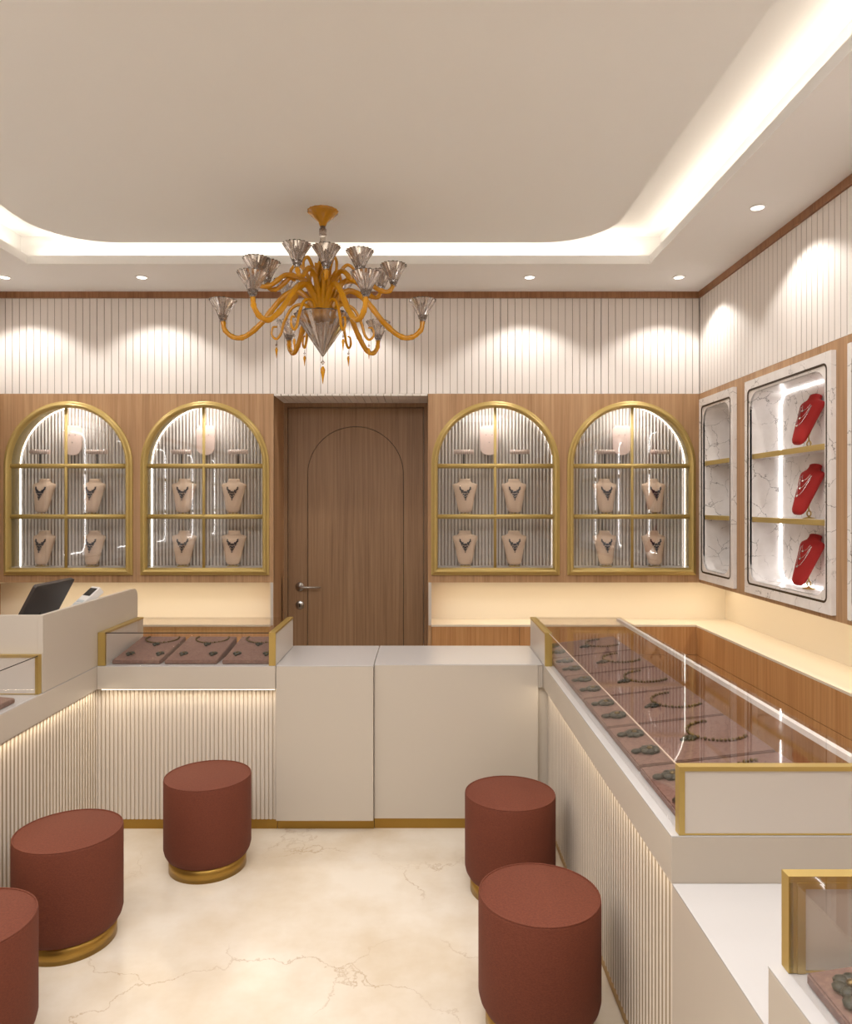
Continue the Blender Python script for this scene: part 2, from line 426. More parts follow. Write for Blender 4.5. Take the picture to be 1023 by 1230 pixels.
# ---------------------------------------------------------------- overhead grooved cabinets
def ribbed(a0, a1, fn, step=.0468):
    mb = MB(); a0 += .002; a1 -= .002; b0, b1 = ZW1+.001, ZRIB-.001
    n = max(1, round((a1-a0)/step)); p = (a1-a0)/n; pts = []
    for i in range(n):
        x = a0+i*p
        pts += [(x, .005), (x+.0013, 0), (x+p-.0013, 0)] if i else [(x, 0), (x+p-.0013, 0)]
        pts += [(x+p, .005)] if i == n-1 else []
    lo = [mb.b.verts.new(fn(a, b0, c)) for a, c in pts]; hi = [mb.b.verts.new(fn(a, b1, c)) for a, c in pts]
    for i in range(len(pts)-1): mb.b.faces.new((lo[i], lo[i+1], hi[i+1], hi[i]))
    q = [mb.b.verts.new(fn(a, b, .03)) for a, b in ((a0, b0), (a1, b0), (a1, b1), (a0, b1))]
    mb.b.faces.new(q); mb.b.faces.new((lo[0], q[0], q[1], lo[-1])); mb.b.faces.new((hi[0], q[3], q[2], hi[-1]))
    mb.b.faces.new((lo[0], hi[0], q[3], q[0])); mb.b.faces.new((lo[-1], hi[-1], q[2], q[1]))
    return mb
GM = M['rib']
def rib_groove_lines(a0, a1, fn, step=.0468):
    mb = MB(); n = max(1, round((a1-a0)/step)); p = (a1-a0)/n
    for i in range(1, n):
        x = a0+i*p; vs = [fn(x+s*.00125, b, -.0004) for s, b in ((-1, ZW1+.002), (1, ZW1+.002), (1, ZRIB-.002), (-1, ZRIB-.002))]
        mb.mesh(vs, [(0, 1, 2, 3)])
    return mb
seams = [XL] + [(x-508)*YB/872 for x in (116.5, 237.7, 359, 480, 601, 722)] + [XR]
nm = ['first', 'second', 'third', 'fourth', 'fifth', 'sixth', 'seventh']
why = ['at the left end of the back wall', 'over the second arched cabinet', 'left of the chandelier above the door edge', 'above the door behind the chandelier bowl',
       'over the first arched cabinet right of the door', 'between the two right arched cabinets, overhead', 'in the right corner of the back wall']
for i in range(7):
    t = thing('overhead_cabinet', f'white grooved overhead cabinet door, {nm[i]} from the left on the back wall, {why[i]}', 'cabinet', ((seams[i]+seams[i+1])/2, YB, ZW1), 'grooved overhead cabinets')
    t['label'] = f'white grooved overhead cabinet {why[i]}' if i else 'white grooved overhead cabinet at the left end of the back wall'
    ribbed(seams[i], seams[i+1], fback(YB)).build('cabinet_door', 'rib', t)
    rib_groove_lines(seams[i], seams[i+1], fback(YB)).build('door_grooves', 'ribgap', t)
rs = [YB-.002, 4.18, 3.53, 2.88, 2.23, 1.58]
rw = ['on the right wall over the narrow marble niche', 'on the right wall over the gap between narrow and wide marble niches',
      'on the right wall over the niche with red busts, nearer end', 'on the right wall at the right edge of the photo', 'on the right wall nearest the camera']
rw[1] = 'on the right wall, second from the back corner'
rw[2] = 'on the right wall, third from the back corner'
for i in range(5):
    t = thing('overhead_cabinet', f'white grooved overhead cabinet {rw[i]}', 'cabinet', (XR, (rs[i]+rs[i+1])/2, ZW1), 'grooved overhead cabinets')
    ribbed(rs[i+1], rs[i], fright(XR)).build('cabinet_door', 'rib', t)
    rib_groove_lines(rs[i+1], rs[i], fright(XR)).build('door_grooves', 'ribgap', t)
struct('wall_right_overhead', MB().box(XR+.031, XR+.06, YF, YB+.03, ZW1, ZRIB), 'cream')
struct('wall_right_overhead_near', MB().box(XR, XR+.03, YF, 1.58, ZW1, ZRIB), 'rib')
struct('wall_left_overhead', MB().box(XL-.03, XL, YF, YB, ZW1, ZRIB), 'rib')

# ---------------------------------------------------------------- arched display cabinets with busts
def bar(mb, a0, a1, b, r, Y, seg=14):
    rg = []
    for a in (a0, a1): rg.append([mb.b.verts.new((a, Y-r*1.1*math.sin(PI*k/(seg-1)), b+r*math.cos(PI*k/(seg-1)))) for k in range(seg)])
    for k in range(seg-1): f = mb.b.faces.new((rg[0][k], rg[0][k+1], rg[1][k+1], rg[1][k])); f.smooth = True
    mb.b.faces.new((rg[0][0], rg[1][0], rg[1][-1], rg[0][-1])); mb.b.faces.new(rg[0]); mb.b.faces.new(rg[1][::-1])
wl = ['leftmost arched gold display cabinet, by the left wall', 'arched gold display cabinet just left of the wooden door',
      'arched gold display cabinet just right of the wooden door', 'rightmost arched gold display cabinet, in the corner by the marble niches']
BARS = (1.8436, 1.5165)
for (cx, mx), lb in zip(WIN, wl):
    t = thing('arched_display_cabinet', lb, 'display cabinet', (cx, YB, 1.138), 'arched gold display cabinets')
    outer = arch(cx, .415, 1.138, 2.262, 36)
    prof = [(0, .0), (0, -.014), (.008, -.018), (.012, -.022), (.018, -.033), (.026, -.038), (.034, -.034), (.040, -.022), (.043, -.006), (.043, .0)]
    f = sweep(outer, prof, fback(YB)); f.build('frame', 'gold2', t)
    mb = MB()
    for b in BARS: bar(mb, cx-.375, cx+.375, b, .0155, YB+.001)
    bar(mb, cx-.375, cx+.375, 1.172, .014, YB-.012)
    mb.build('cross_rail', 'gold2', t)
    MB().tube([(mx, YB-.006, 1.165), (mx, YB-.006, 2.245)], .0095, 12).build('mullion', 'gold2', t)
    plate(arch(cx, .374, 1.178, 2.222, 36), [], .004, fback(YB+.012)).build('glass_pane', 'paneglass', t)
    sweep(arch(cx, .413, 1.150, 2.256, 36), [(0, .021), (0, .195), (-.006, .195), (-.006, .021)], fback(YB)).build('casing', 'goldin', t)
    # fluted backing trimmed to the arch
    mb = MB(); p = .0232; n = int(.82/p)
    for i in range(n+1):
        x0 = cx-.41+i*.82/(n+1); x1 = x0+.82/(n+1)*.62
        def zt_(x): return 2.256-.413+math.sqrt(max(0, .413**2-(x-cx)**2))
        cs = [(x0+(x1-x0)*k/6) for k in range(7)]
        lo = [mb.b.verts.new((x, YB+.187-.011*math.sin(PI*k/6), 1.152)) for k, x in enumerate(cs)]
        hi = [mb.b.verts.new((x, YB+.187-.011*math.sin(PI*k/6), zt_(x))) for k, x in enumerate(cs)]
        for k in range(6): mb.b.faces.new((lo[k], lo[k+1], hi[k+1], hi[k]))
    mb.build('fluted_back', 'flutew', t)
    plate(arch(cx, .413, 1.15, 2.256, 36), [], .004, fback(YB+.1885)).build('back_board', 'taupe', t)
    sweep(arch(cx, .412, 1.155, 2.255, 36), [(0, .172), (.0025, .172), (.0025, .1775), (0, .1775)], fback(YB)).build('led_strip', 'ledwin', t)
    for b in BARS: MB().box(cx-.409, cx+.409, YB+.026, YB+.168, b+.004, b+.012).build('glass_shelf', 'shelfglass', t)
    MB().box(cx-.411, cx+.411, YB+.022, YB+.19, 1.168, 1.184).build('base_shelf', 'cream', t)
    for s in (-.2, .2): pass

def bust_mesh(mb, H=.235, lean=.16, wide=.5):
    # (height, half width, half thickness)
    sec = [(0, .026, .012), (.03, .038, .018), (.09, .047, .024), (.30, .056, .030), (.52, .066, .034), (.68, .075, .036), (.78, .082, .034), (.835, .083, .026), (.86, .068, .025), (.885, .047, .024), (.94, .038, .024), (.985, .039, .024), (1.0, .035, .020)]
    rings = []; seg = 24
    for h_, w, th in sec:
        z = h_*H; y0 = lean*z
        ring = []
        for k in range(seg):
            a = 2*PI*k/seg; c, s_ = math.cos(a), math.sin(a)
            ring.append(mb.b.verts.new((w*wide*2*(abs(c)**.85)*(1 if c > 0 else -1), y0+th*s_, z)))
        rings.append(ring)
    for A, B in zip(rings, rings[1:]):
        for k in range(seg): f = mb.b.faces.new((A[k], A[(k+1) % seg], B[(k+1) % seg], B[k])); f.smooth = True
    mb.b.faces.new(rings[0][::-1]); mb.b.faces.new(rings[-1])
    return mb
# prototype beige bust + its necklace
bp = thing('necklace_bust', 'x', 'bust', (0, 0, -50), world=False)
mbx = bust_mesh(MB(), .225)
for v in mbx.b.verts: v.co.z += .012
mbx.build('bust_body', 'bust', bp)
MB().box(-.035, .035, -.015, .03, 0, .006, .002).box(-.004, .004, 0, .008, .004, .03).build('foot', 'gold', bp)
np_ = thing('necklace', 'x', 'necklace', (0, 0, -50), world=False)
def bz(z): return .16*(z-.012)
def surf_y(x, z):                                   # front surface of the bust
    hh = (z-.012)/.225; th = .034 if hh < .78 else .026; w = .072 if hh < .8 else .038
    return bz(z) - th*math.sqrt(max(0.05, 1-(x/w)**2)) - .003
mb = MB(); pts = []
for k in range(17):
    a = PI*k/16; x = .040*math.cos(a); z = .205-.055*math.sin(a); pts.append((x, surf_y(x, z), z))
mb.tube(pts, .0016, 6).build('chain', 'silver', np_)
mb = MB()
for k in range(9):
    a = PI*(.12+.76*k/8); x = .036*math.cos(a); z = .196-.05*math.sin(a); mb.gem((x, surf_y(x, z)-.002, z), .0062)
for x, z, r in ((-.034, .168, .006), (.034, .168, .006), (-.016, .158, .006), (.016, .158, .006), (0, .148, .008), (0, .128, .009), (-.012, .134, .006), (.012, .134, .006), (-.022, .145, .006), (.022, .145, .006), (0, .112, .008), (-.009, .118, .004), (.009, .118, .004), (0, .098, .005), (-.026, .158, .0055), (.026, .158, .0055)):
    mb.gem((x, surf_y(x, z)-.003, z), r)
mb.build('pendant_stones', 'gemd', np_)
mb = MB()
for x, z in ((-.006, .14), (.006, .14), (-.017, .127), (.017, .127), (0, .121), (-.03, .15), (.03, .15), (-.01, .152), (.01, .152)):
    mb.gem((x, surf_y(x, z)-.004, z), .0032)
mb.build('silver_setting', 'silver', np_)
# T-bar bangle stand and pink tab stand
tp = thing('bracelet_stand', 'x', 'stand', (0, 0, -50), world=False)
MB().box(-.02, .02, -.014, .014, 0, .004).build('foot', 'black', tp)
MB().tube([(0, 0, .004), (0, 0, .072)], .0055, 8).build('post', 'black', tp)
mb = MB(); mb.tube([(-.064, 0, .087), (.064, 0, .087)], .015, 14); mb.build('cross_bar', 'pink', tp)
mb = MB()
for k in range(9): mb.tube([((-.05+k*.0125), .0175*math.cos(a), .087+.0175*math.sin(a)) for a in [2*PI*j/14 for j in range(14)]], .0011, 5, closed=True)
mb.build('rings', 'silver', tp)
pp = thing('earring_stand', 'x', 'stand', (0, 0, -50), world=False)
MB().box(-.025, .025, -.016, .016, 0, .004).build('foot', 'black', pp)
for q_ in (-.01, .01): MB().box(q_-.002, q_+.002, -.002, .002, .004, .075).build('post', 'black', pp)
mb = plate([(-.062, .235), (-.045, .262), (.045, .262), (.062, .235), (.058, .11)]+[(.055*math.cos(t), .11-.045*math.sin(t)) for t in [PI*k/12 for k in range(1, 12)]]+[(-.058, .11)], [], .014, fback(-.007))
mb.build('display_tab', 'pink', pp)
for q_ in ((0, -.01, .15), (-.02, -.01, .2), (.02, -.01, .2)): MB().gem(q_, .004).build('stud', 'silver', pp)

protos = {'b': (bp, [False]), 'n': (np_, [False]), 't': (tp, [False]), 'p': (pp, [False])}
def place(key, loc, label, group, rz=0):
    o, used = protos[key]
    c = o if not used[0] else copy_tree(o)
    used[0] = True; c.location = loc; c.rotation_euler = (0, 0, rz); c['label'] = label; c['group'] = group
    return c
where = ['leftmost arched cabinet', 'arched cabinet left of the door', 'arched cabinet right of the door', 'rightmost arched cabinet']
BX = [(-2.522, -2.19), (-1.587, -1.257), (.278, .604), (1.21, 1.533)]
for w in range(4):
    for side in range(2):
        for lv in range(2):
            x = BX[w][side]; z = BARS[1]+.012 if lv == 0 else 1.184
            rw_ = 'middle shelf' if lv == 0 else 'bottom shelf'; sd = ('left', 'right')[side]
            rz = -.25 if w == 0 else (.2 if w == 3 else 0)
            rz = rz*.8
            place('b', (x, YB+.098, z), f'beige neck bust, {sd} on {rw_}, {where[w]}', 'beige necklace busts in the arched cabinets', rz)
            place('n', (x, YB+.098, z), f'dark blue stone necklace on {sd} bust, {rw_}, {where[w]}', 'dark stone necklaces on the beige busts', rz)
        place('t', (BX[w][side]-(.01, -.035)[side], YB+.1, BARS[0]+.012), f'black T-bar bracelet stand, {sd} on top shelf, {where[w]}', 'bracelet stands on the top shelves')
    cxm = (BX[w][0]+BX[w][1])/2
    place('p', (WIN[w][0]-.03, YB+.115, BARS[0]+.012), f'pale pink earring stand, middle of top shelf, {where[w]}', 'pink earring stands on the top shelves')

# ---------------------------------------------------------------- side walls: cladding and marble display boxes
RB = [(4.142, 4.65), (3.145, 3.992), (2.178, 3.025), (1.21, 2.06)]
LB = [(4.142, 4.65), (3.145, 3.992), (2.178, 3.025), (1.21, 2.06), (.243, 1.09), (-.724, .123)]
BZ0, BZ1 = 1.115, 2.2666
def hole_of(b): return rect(b[0]+.012, b[1]-.012, BZ0+.012, BZ1-.012)
struct('wall_right_cladding', plate(rect(YF, YB-.001, ZW0, ZW1), [hole_of(b) for b in RB], .02, fright(XR)), 'wood')
struct('wall_left_cladding', plate(rect(YF, YB-.001, ZW0, ZW1), [hole_of(b) for b in LB], .02, fleft(XL)), 'wood')
struct('wall_left_lower', MB().box(-3.0, -2.885, YF, YN, 0, ZW0-.012), 'wood')
SHZ = (1.855, 1.515)
def marble_box(b, fn, lb, grp, led=True):
    c0 = Vector(fn((b[0]+b[1])/2, BZ0, -.023))
    t = thing('marble_display_niche', lb, 'display niche', c0, grp)
    a0, a1 = b
    o = rect(a0, a1, BZ0, BZ1)
    op = rrect(a0+.032, a1-.032, BZ0+.047, BZ1-.047, .03, 8)
    plate(o, [op], .022, lambda a, b_, c: fn(a, b_, c-.023)).build('surround', 'marble', t)
    sweep(op, [(0, -.0235), (.010, -.0235), (.010, -.008), (0, -.008)], fn).build('gold_inlay', 'bronze', t)
    ip = rrect(a0+.055, a1-.055, BZ0+.07, BZ1-.07, .085, 10)
    n1 = rrect(a0+.038, a1-.038, BZ0+.053, BZ1-.053, .085, 10)
    # inner lip and lining
    plate(offset(op, .010), [ip], .012, lambda a, b_, c: fn(a, b_, c-.02)).build('inner_lip', 'marble', t)
    sweep(ip, [(0, -.018), (0, .15), (-.004, .15), (-.004, -.018)], fn).build('lining', 'marble', t)
    plate(offset(ip, -.003), [], .004, lambda a, b_, c: fn(a, b_, c+.15)).build('back_panel', 'marble', t)
    if led: sweep(ip, [(.001, .145), (.005, .145), (.005, .149), (.001, .149)], fn).build('led_strip', 'led', t)
    for z in SHZ:
        vs = []
        p0 = fn(a0+.056, z-.014, .004); p1 = fn(a1-.056, z+.012, .135)
        MB().box(min(p0[0], p1[0]), max(p0[0], p1[0]), min(p0[1], p1[1]), max(p0[1], p1[1]), z-.008, z+.012).build('shelf', 'marble', t)
        p0 = fn(a0+.056, z, -.008); p1 = fn(a1-.056, z, .006)
        MB().box(min(p0[0], p1[0]), max(p0[0], p1[0]), min(p0[1], p1[1]), max(p0[1], p1[1]), z-.014, z+.013, .002).build('shelf_edge', 'gold2', t)
    return t
lbr = ['narrow empty marble display niche in the corner of the right wall', 'marble display niche on the right wall holding three red busts',
       'marble display niche cut off by the right edge of the photo', 'marble display niche on the right wall nearest the camera']
lbl = ['narrow marble display niche on the left wall by the corner', 'second marble display niche from the back on the left wall', 'third marble display niche from the back on the left wall', 'fourth marble display niche from the back on the left wall', 'fifth marble display niche from the back on the left wall', 'sixth marble display niche from the back on the left wall']
for i, b in enumerate(RB): marble_box(b, fright(XR), lbr[i], 'marble display niches', led=(i > 0))
for i, b in enumerate(LB): marble_box(b, fleft(XL), lbl[i], 'marble display niches', led=(i > 0))

# red busts with silver chains
rb0 = thing('necklace_bust', 'x', 'bust', (0, 0, -50), world=False)
TL = math.radians(24)
MT = Matrix.Translation((0, -.03, .022)) @ Matrix.Rotation(-TL, 4, 'X')
mbx = bust_mesh(MB(), .262, .0, .44)
for v in mbx.b.verts: v.co.y *= .9; v.co = MT @ v.co
mbx.build('bust_body', 'red', rb0)
mb = MB().lathe([(0, 0), (.028, 0), (.028, .003), (.006, .008), (.004, .012), (0, .012)], (0, .035, 0), 20)
mb.tube([(.0, .035+.0, .027+.0)]+[(.014*math.cos(a), .035, .027+.014*math.sin(a)) for a in []]+[(0, .035, .0275)], .001, 4) if False else None
mb.tube([(.013*math.cos(a), .035, .025+.013*math.sin(a)) for a in [2*PI*k/18 for k in range(18)]], .0032, 8, closed=True)
mb.tube([(0, .035, .038), (0, .033, .06), (0, .05, .10)], .0035, 8)
mb.build('ring_stand', 'gold', rb0)
rn0 = thing('necklace', 'x', 'necklace', (0, 0, -50), world=False)
def loop(w, top, low, off):
    pts = []
    for k in range(21):
        a = PI*k/20; x = w*math.cos(a); z = top-(top-low)*math.sin(a)**1.3
        wd = .062 if z < .2 else .036
        pts.append(MT @ Vector((x, -.031*math.sqrt(max(.1, 1-(x/wd)**2))-off, z)))
    return pts
MB().tube(loop(.030, .225, .165, .002), .0011, 6).tube(loop(.034, .222, .125, .003), .0011, 6).tube(loop(.036, .218, .085, .003), .0011, 6).build('chain', 'silver', rn0)
mb = MB()
for z in (.163, .123, .083): mb.gem(MT @ Vector((0, -.038, z-.004)), .006)
mb.build('pendant_stones', 'silver', rn0)
protos['rb'] = (rb0, [False]); protos['rn'] = (rn0, [False])
for z, nmz in ((SHZ[0]+.012, 'top shelf'), (SHZ[1]+.012, 'middle shelf'), (BZ0+.07, 'floor')):
    loc = (XR+.055, 3.53, z); rz = -PI/2+.22
    place('rb', loc, f'red velvet neck bust on the {nmz} of the marble niche', 'red velvet busts', rz)
    place('rn', loc, f'layered silver necklace on the red bust on the {nmz} of the marble niche', 'silver chains on the red busts', rz)

# ---------------------------------------------------------------- back ledge counters
def ledge(name, lb, x0, x1, y0, y1, along):
    t = thing(name, lb, 'counter', ((x0+x1)/2, (y0+y1)/2, 0))
    MB().box(x0, x1, y0, y1, ZT-.012, ZT).build('worktop', 'niche', t)
    ins = .006
    if along == 'x': MB().box(x0, x1, y0+.02, y1, 0, ZT-.012).build('carcass', 'dark', t)
    else: MB().box(x0+.02, x1, y0, y1, 0, ZT-.012).build('carcass', 'dark', t)
    L0, L1 = (x0, x1) if along == 'x' else (y0, y1)
    n = max(1, round((L1-L0)/.55)); w = (L1-L0)/n
    for i in range(n):
        a, b = L0+i*w+.0015, L0+(i+1)*w-.0015
        for z0, z1, nn in ((.62, ZT-.013, 'drawer_front'), (.08, .617, 'cabinet_door')):
            if along == 'x': MB().box(a, b, y0, y0+.02, z0, z1).build(nn, 'wood_ledge', t)
            else: MB().box(x0, x0+.02, a, b, z0, z1).build(nn, 'wood_ledge', t)
    return t
ledge('back_counter', 'low wooden back counter under the lit niche left of the door', -2.884, DX0-.021, YB+.021, YN, 'x')
ledge('back_counter', 'low wooden back counter under the lit niche right of the door', DX1+.021, 1.775, YB+.021, YN, 'x')
ledge('back_counter', 'long wooden back counter with drawers along the right wall', 1.775, XN-.006, YF+.4, YN, 'y')

# ---------------------------------------------------------------- display counters
YR = 4.03                                            # staff-side face of the middle blocks
def rbox(x0, x1, y0, y1, z0, z1, b=.002): return MB().box(x0, x1, y0, y1, z0, z1, b)
t = thing('counter_block', 'plain cream counter block with white top, left one of the pair', 'counter', (-.48, 3.75, 0), 'plain middle counter blocks')
rbox(-.7155, -.242, 3.53, YR, .057, ZT-.004).build('body', 'band', t)
rbox(-.7155, -.242, 3.53, YR, ZT-.004, ZT).build('countertop', 'top', t)
MB().box(-.7155, -.242, 3.575, YR-.03, 0, .057).build('kick_plate', 'brass', t)
t = thing('counter_block', 'wider plain cream counter block with white top, right one of the pair', 'counter', (.17, 3.75, 0), 'plain middle counter blocks')
rbox(-.2395, .563, 3.555, YR, .058, ZT-.004).build('body', 'band', t)
rbox(.564, .622, 3.585, YR, .058, ZLB-.004).build('side_filler', 'band', t)
rbox(-.2395, .586, 3.555, YR, ZT-.004, ZT).build('countertop', 'top', t)
MB().box(-.2395, .6, 3.58, YR-.03, 0, .058).build('kick_plate', 'brass', t)
MB().box(.564, .586, 3.56, 3.60, ZLB, ZT-.004).box(.569, .573, 3.556, 3.56, ZLB, ZT-.004).build('corner_post', 'band', t)

# left back counter
t = thing('display_counter', 'cream counter with a fluted front left of the plain blocks', 'counter', (-1.15, 3.78, 0), 'fluted display counters')
rbox(-1.58, -.717, 3.521, YR, ZLB, ZT-.003).build('ledge_band', 'band', t)
MB().box(-1.58, -.717, 3.521, YR, ZT-.003, ZT).build('countertop', 'top', t)
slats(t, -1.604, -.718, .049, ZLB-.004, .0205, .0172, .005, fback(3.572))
MB().box(-1.58, -.718, 3.579, YR-.02, .001, ZLB).build('carcass', 'band', t)
MB().box(-1.58, -.718, 3.574, 3.579, 0, .049).build('kick_plate', 'brass', t)
MB().box(-1.56, -.72, 3.524, 3.528, ZLB-.003, ZLB).build('led_strip', 'ledthin', t)
# left side counter
t = thing('display_counter', 'cream counter with a fluted front running along the left side', 'counter', (-1.85, 1.8, 0), 'fluted display counters')
YLN = .3
rbox(-2.12, -1.580, YLN, YR, ZLB, ZT-.003).build('ledge_band', 'band', t)
MB().box(-2.12, -1.581, YLN, YR, ZT-.003, ZT).build('countertop', 'top', t)
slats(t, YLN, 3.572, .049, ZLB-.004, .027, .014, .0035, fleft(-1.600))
MB().box(-2.1, -1.607, YLN, YR-.02, .001, ZLB).build('carcass', 'band', t)
MB().box(-1.607, -1.600, YLN, 3.57, 0, .049).build('kick_plate', 'brass', t)
# till partition
t = thing('cash_desk', 'raised cream partition round the till with rounded end', 'cash desk', (-1.9, 3.5, ZT))
def fx(X): return lambda a, b, c: (X+c, a, b)
pp_ = [(3.018, ZT+.002), (4.02, ZT+.002)] + [(3.97+.05*math.cos(k*PI/16), 1.085+.05*math.sin(k*PI/16)) for k in range(9)] + [(3.018, 1.135)]
plate(pp_, [], .022, fx(-1.602)).build('side_panel', 'band', t)
MB().box(-2.6, -1.6025, 3.018, 3.04, ZT+.002, 1.135).build('front_panel', 'band', t)
MB().box(-2.5, -1.603, 3.04, 4.02, .955, .975).build('till_worktop', 'top', t)
MB().box(-2.12, -2.1, 3.04, 4.02, ZT+.001, .955).box(-1.64, -1.604, 3.04, 4.0, ZT+.001, .955).build('support', 'band', t)

# point of sale screen, leaning over the partition; base stands on the till worktop
t = thing('monitor', 'dark tilted till screen seen from behind above the cream partition', 'monitor', (-1.78, 3.36, .975))
def quad_slab(mb, c, u, v, n, hu, hv, th, r=.012):
    P = []
    for cx_, cy_, s0 in ((hu-r, -hv+r, -90), (hu-r, hv-r, 0), (-hu+r, hv-r, 90), (-hu+r, -hv+r, 180)):
        for k in range(5):
            a = math.radians(s0+90*k/4); P.append((cx_+r*math.cos(a), cy_+r*math.sin(a)))
    A = [mb.b.verts.new(c+u*p+v*q) for p, q in P]; B = [mb.b.verts.new(c+u*p+v*q+n*th) for p, q in P]
    mb.b.faces.new(A[::-1]); mb.b.faces.new(B); k_ = len(P)
    for i in range(k_): mb.b.faces.new((A[i], A[(i+1) % k_], B[(i+1) % k_], B[i]))
    return mb
uu = Vector((.03, .28, .004)).normalized(); vv = Vector((.085, 0, .15)); vv = (vv-uu*vv.dot(uu)).normalized(); nn = uu.cross(vv).normalized()
cS = Vector((-1.745, 3.345, 1.160))
quad_slab(MB(), cS, uu, vv, nn, .145, .098, .016).build('housing', 'screen', t)
sgn = -1 if (nn.x > 0) else 1
quad_slab(MB(), cS+nn*(-.002 if nn.x > 0 else .0165), uu, vv, nn, .135, .088, .001, .004).build('display', 'black', t)
MB().tube([(-1.775, 3.345, 1.11), (-1.80, 3.35, 1.04), (-1.80, 3.35, .99)], .018, 12).box(-1.88, -1.70, 3.27, 3.43, .975, .99, .004).build('stand', 'black', t)
# card terminal on a tall rest
t = thing('card_terminal', 'small white card terminal with black screen beside the till screen', 'card terminal', (-1.70, 3.62, .975))
RT = Matrix.Translation((-1.665, 3.58, 1.120)) @ Matrix.Rotation(math.radians(-35), 4, 'Z') @ Matrix.Rotation(math.radians(38), 4, 'X')
MB().box(-.038, .038, -.085, .085, -.018, .018, .006, RT).build('housing', 'pos', t)
MB().box(-.030, .030, .02, .072, .018, .0195, 0, RT).build('display', 'black', t)
mb = MB()
for i in range(3):
    for j in range(3): mb.box(-.027+i*.019, -.011+i*.019, -.07+j*.022, -.055+j*.022, .018, .0205, 0, RT)
mb.build('keypad', 'paper', t)
MB().box(-1.72, -1.645, 3.54, 3.66, .975, .985, .002).tube([(-1.68, 3.60, .984), (-1.67, 3.585, 1.11)], .012, 10).build('stand', 'pos', t)

# right counter (behind the tall case) and low near counter
t = thing('display_counter', 'cream counter with a fluted front under the long case on the right', 'counter', (.85, 2.8, 0), 'fluted display counters')
rbox(.588, 1.12, 1.72, YR, ZLB, ZT-.003).build('ledge_band', 'band', t)
MB().box(.588, 1.12, 1.72, YR, ZT-.003, ZT).build('countertop', 'top', t)
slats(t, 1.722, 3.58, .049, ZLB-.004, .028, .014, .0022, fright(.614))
MB().box(.628, 1.10, 1.722, YR-.02, .001, ZLB).build('carcass', 'band', t)
MB().box(.620, .628, 1.722, 3.57, 0, .049).build('kick_plate', 'brass', t)
t = thing('counter_block', 'low plain cream block with pale top in front of the right counter', 'counter', (.9, 1.5, 0))
MB().box(.590, 1.5, .2, 1.7195, .001, ZLB-.003).build('body', 'band', t)
MB().box(.590, 1.5, .2, 1.7195, ZLB-.003, ZLB+.001).build('countertop', 'top', t)
t = thing('display_counter', 'raised cream counter ledge at the bottom right of the photo', 'counter', (.85, .8, ZLB))
rbox(.588, 1.12, .25, 1.238, ZLB+.002, ZT-.003).build('ledge_band', 'band', t)
MB().box(.588, 1.12, .25, 1.238, ZT-.003, ZT).build('countertop', 'top', t)

# ---------------------------------------------------------------- glass cases
ZG = .975
def end_panel(t, fn, a0, a1, w=.022, both=True):
    # panel in plane (a, z), thickness along c; gold rim on outer edge and on top
    plate(rect(a0, a1, ZT+.001, ZG), [], w, fn).build('end_panel', 'cream', t)
def gold_rim(parent, boxes):
    mb = MB()
    for b in boxes: mb.box(*b, .0015)
    return mb.build('gold_edge', 'gold', parent)
def yz_panel(t, x0, x1, y0, y1, front='y0'):
    p = MB().box(x0+.002, x1-.002, y0+.012, y1, ZT+.001, ZG-.01).build('end_panel', 'cream', t)
    q = MB().box(x0, x1, y0, y0+.014, ZT+.001, ZG-.0005).box(x0, x1, y0+.0141, y1, ZG-.01, ZG-.0005).build('gold_edge', 'gold', p)
    q.location = (0, 0, 0); return p
def xz_panel(t, x0, x1, y0, y1, left=True):
    if left: p = MB().box(x0+.012, x1, y0+.002, y1-.002, ZT+.004, ZG-.01).build('end_panel', 'cream', t); xa, xb = x0, x0+.014
    else: p = MB().box(x0, x1-.012, y0+.002, y1-.002, ZT+.004, ZG-.01).build('end_panel', 'cream', t); xa, xb = x1-.014, x1
    q = MB().box(xa, xb, y0, y1, ZT+.001, ZG-.0101).box(x0, x1, y0, y1, ZG-.01, ZG+.0005).box(min(x0+.0142, x0 if not left else x1), x1-(0 if left else .0142), y0+.001, y1-.001, ZT+.001, ZT+.005).build('gold_edge', 'gold', p)
    q.location = (0, 0, 0); return p
# left back case
t = thing('glass_display_case', 'glass case with gold trimmed ends left of the plain counter blocks', 'display case', (-1.14, 3.8, ZT), 'glass display cases')
yz_panel(t, -1.578, -1.543, 3.523, 4.01); yz_panel(t, -.748, -.7165, 3.523, 4.01)
MB().box(-1.543, -.748, 3.528, 3.534, ZT+.001, ZG-.006).build('front_glass', 'glass', t)
MB().box(-1.543, -.748, 3.528, 4.0, ZG-.006, ZG).build('top_glass', 'glass', t)
MB().box(-1.543, -.748, 3.526, 3.528, ZG-.005, ZG-.001).build('glass_edge', 'dark', t)
# left side case
t = thing('glass_display_case', 'glass case with gold trimmed end at the left edge of the photo', 'display case', (-1.8, 1.7, ZT), 'glass display cases')
xz_panel(t, -2.08, -1.585, 2.992, 3.016, left=False)
MB().box(-1.594, -1.588, .5, 2.992, ZT+.001, ZG-.006).build('front_glass', 'glass', t)
MB().box(-2.08, -1.588, .5, 2.992, ZG-.006, ZG).build('top_glass', 'glass', t)
MB().box(-1.588, -1.586, .5, 2.992, ZG-.004, ZG-.001).build('glass_edge', 'dark', t)
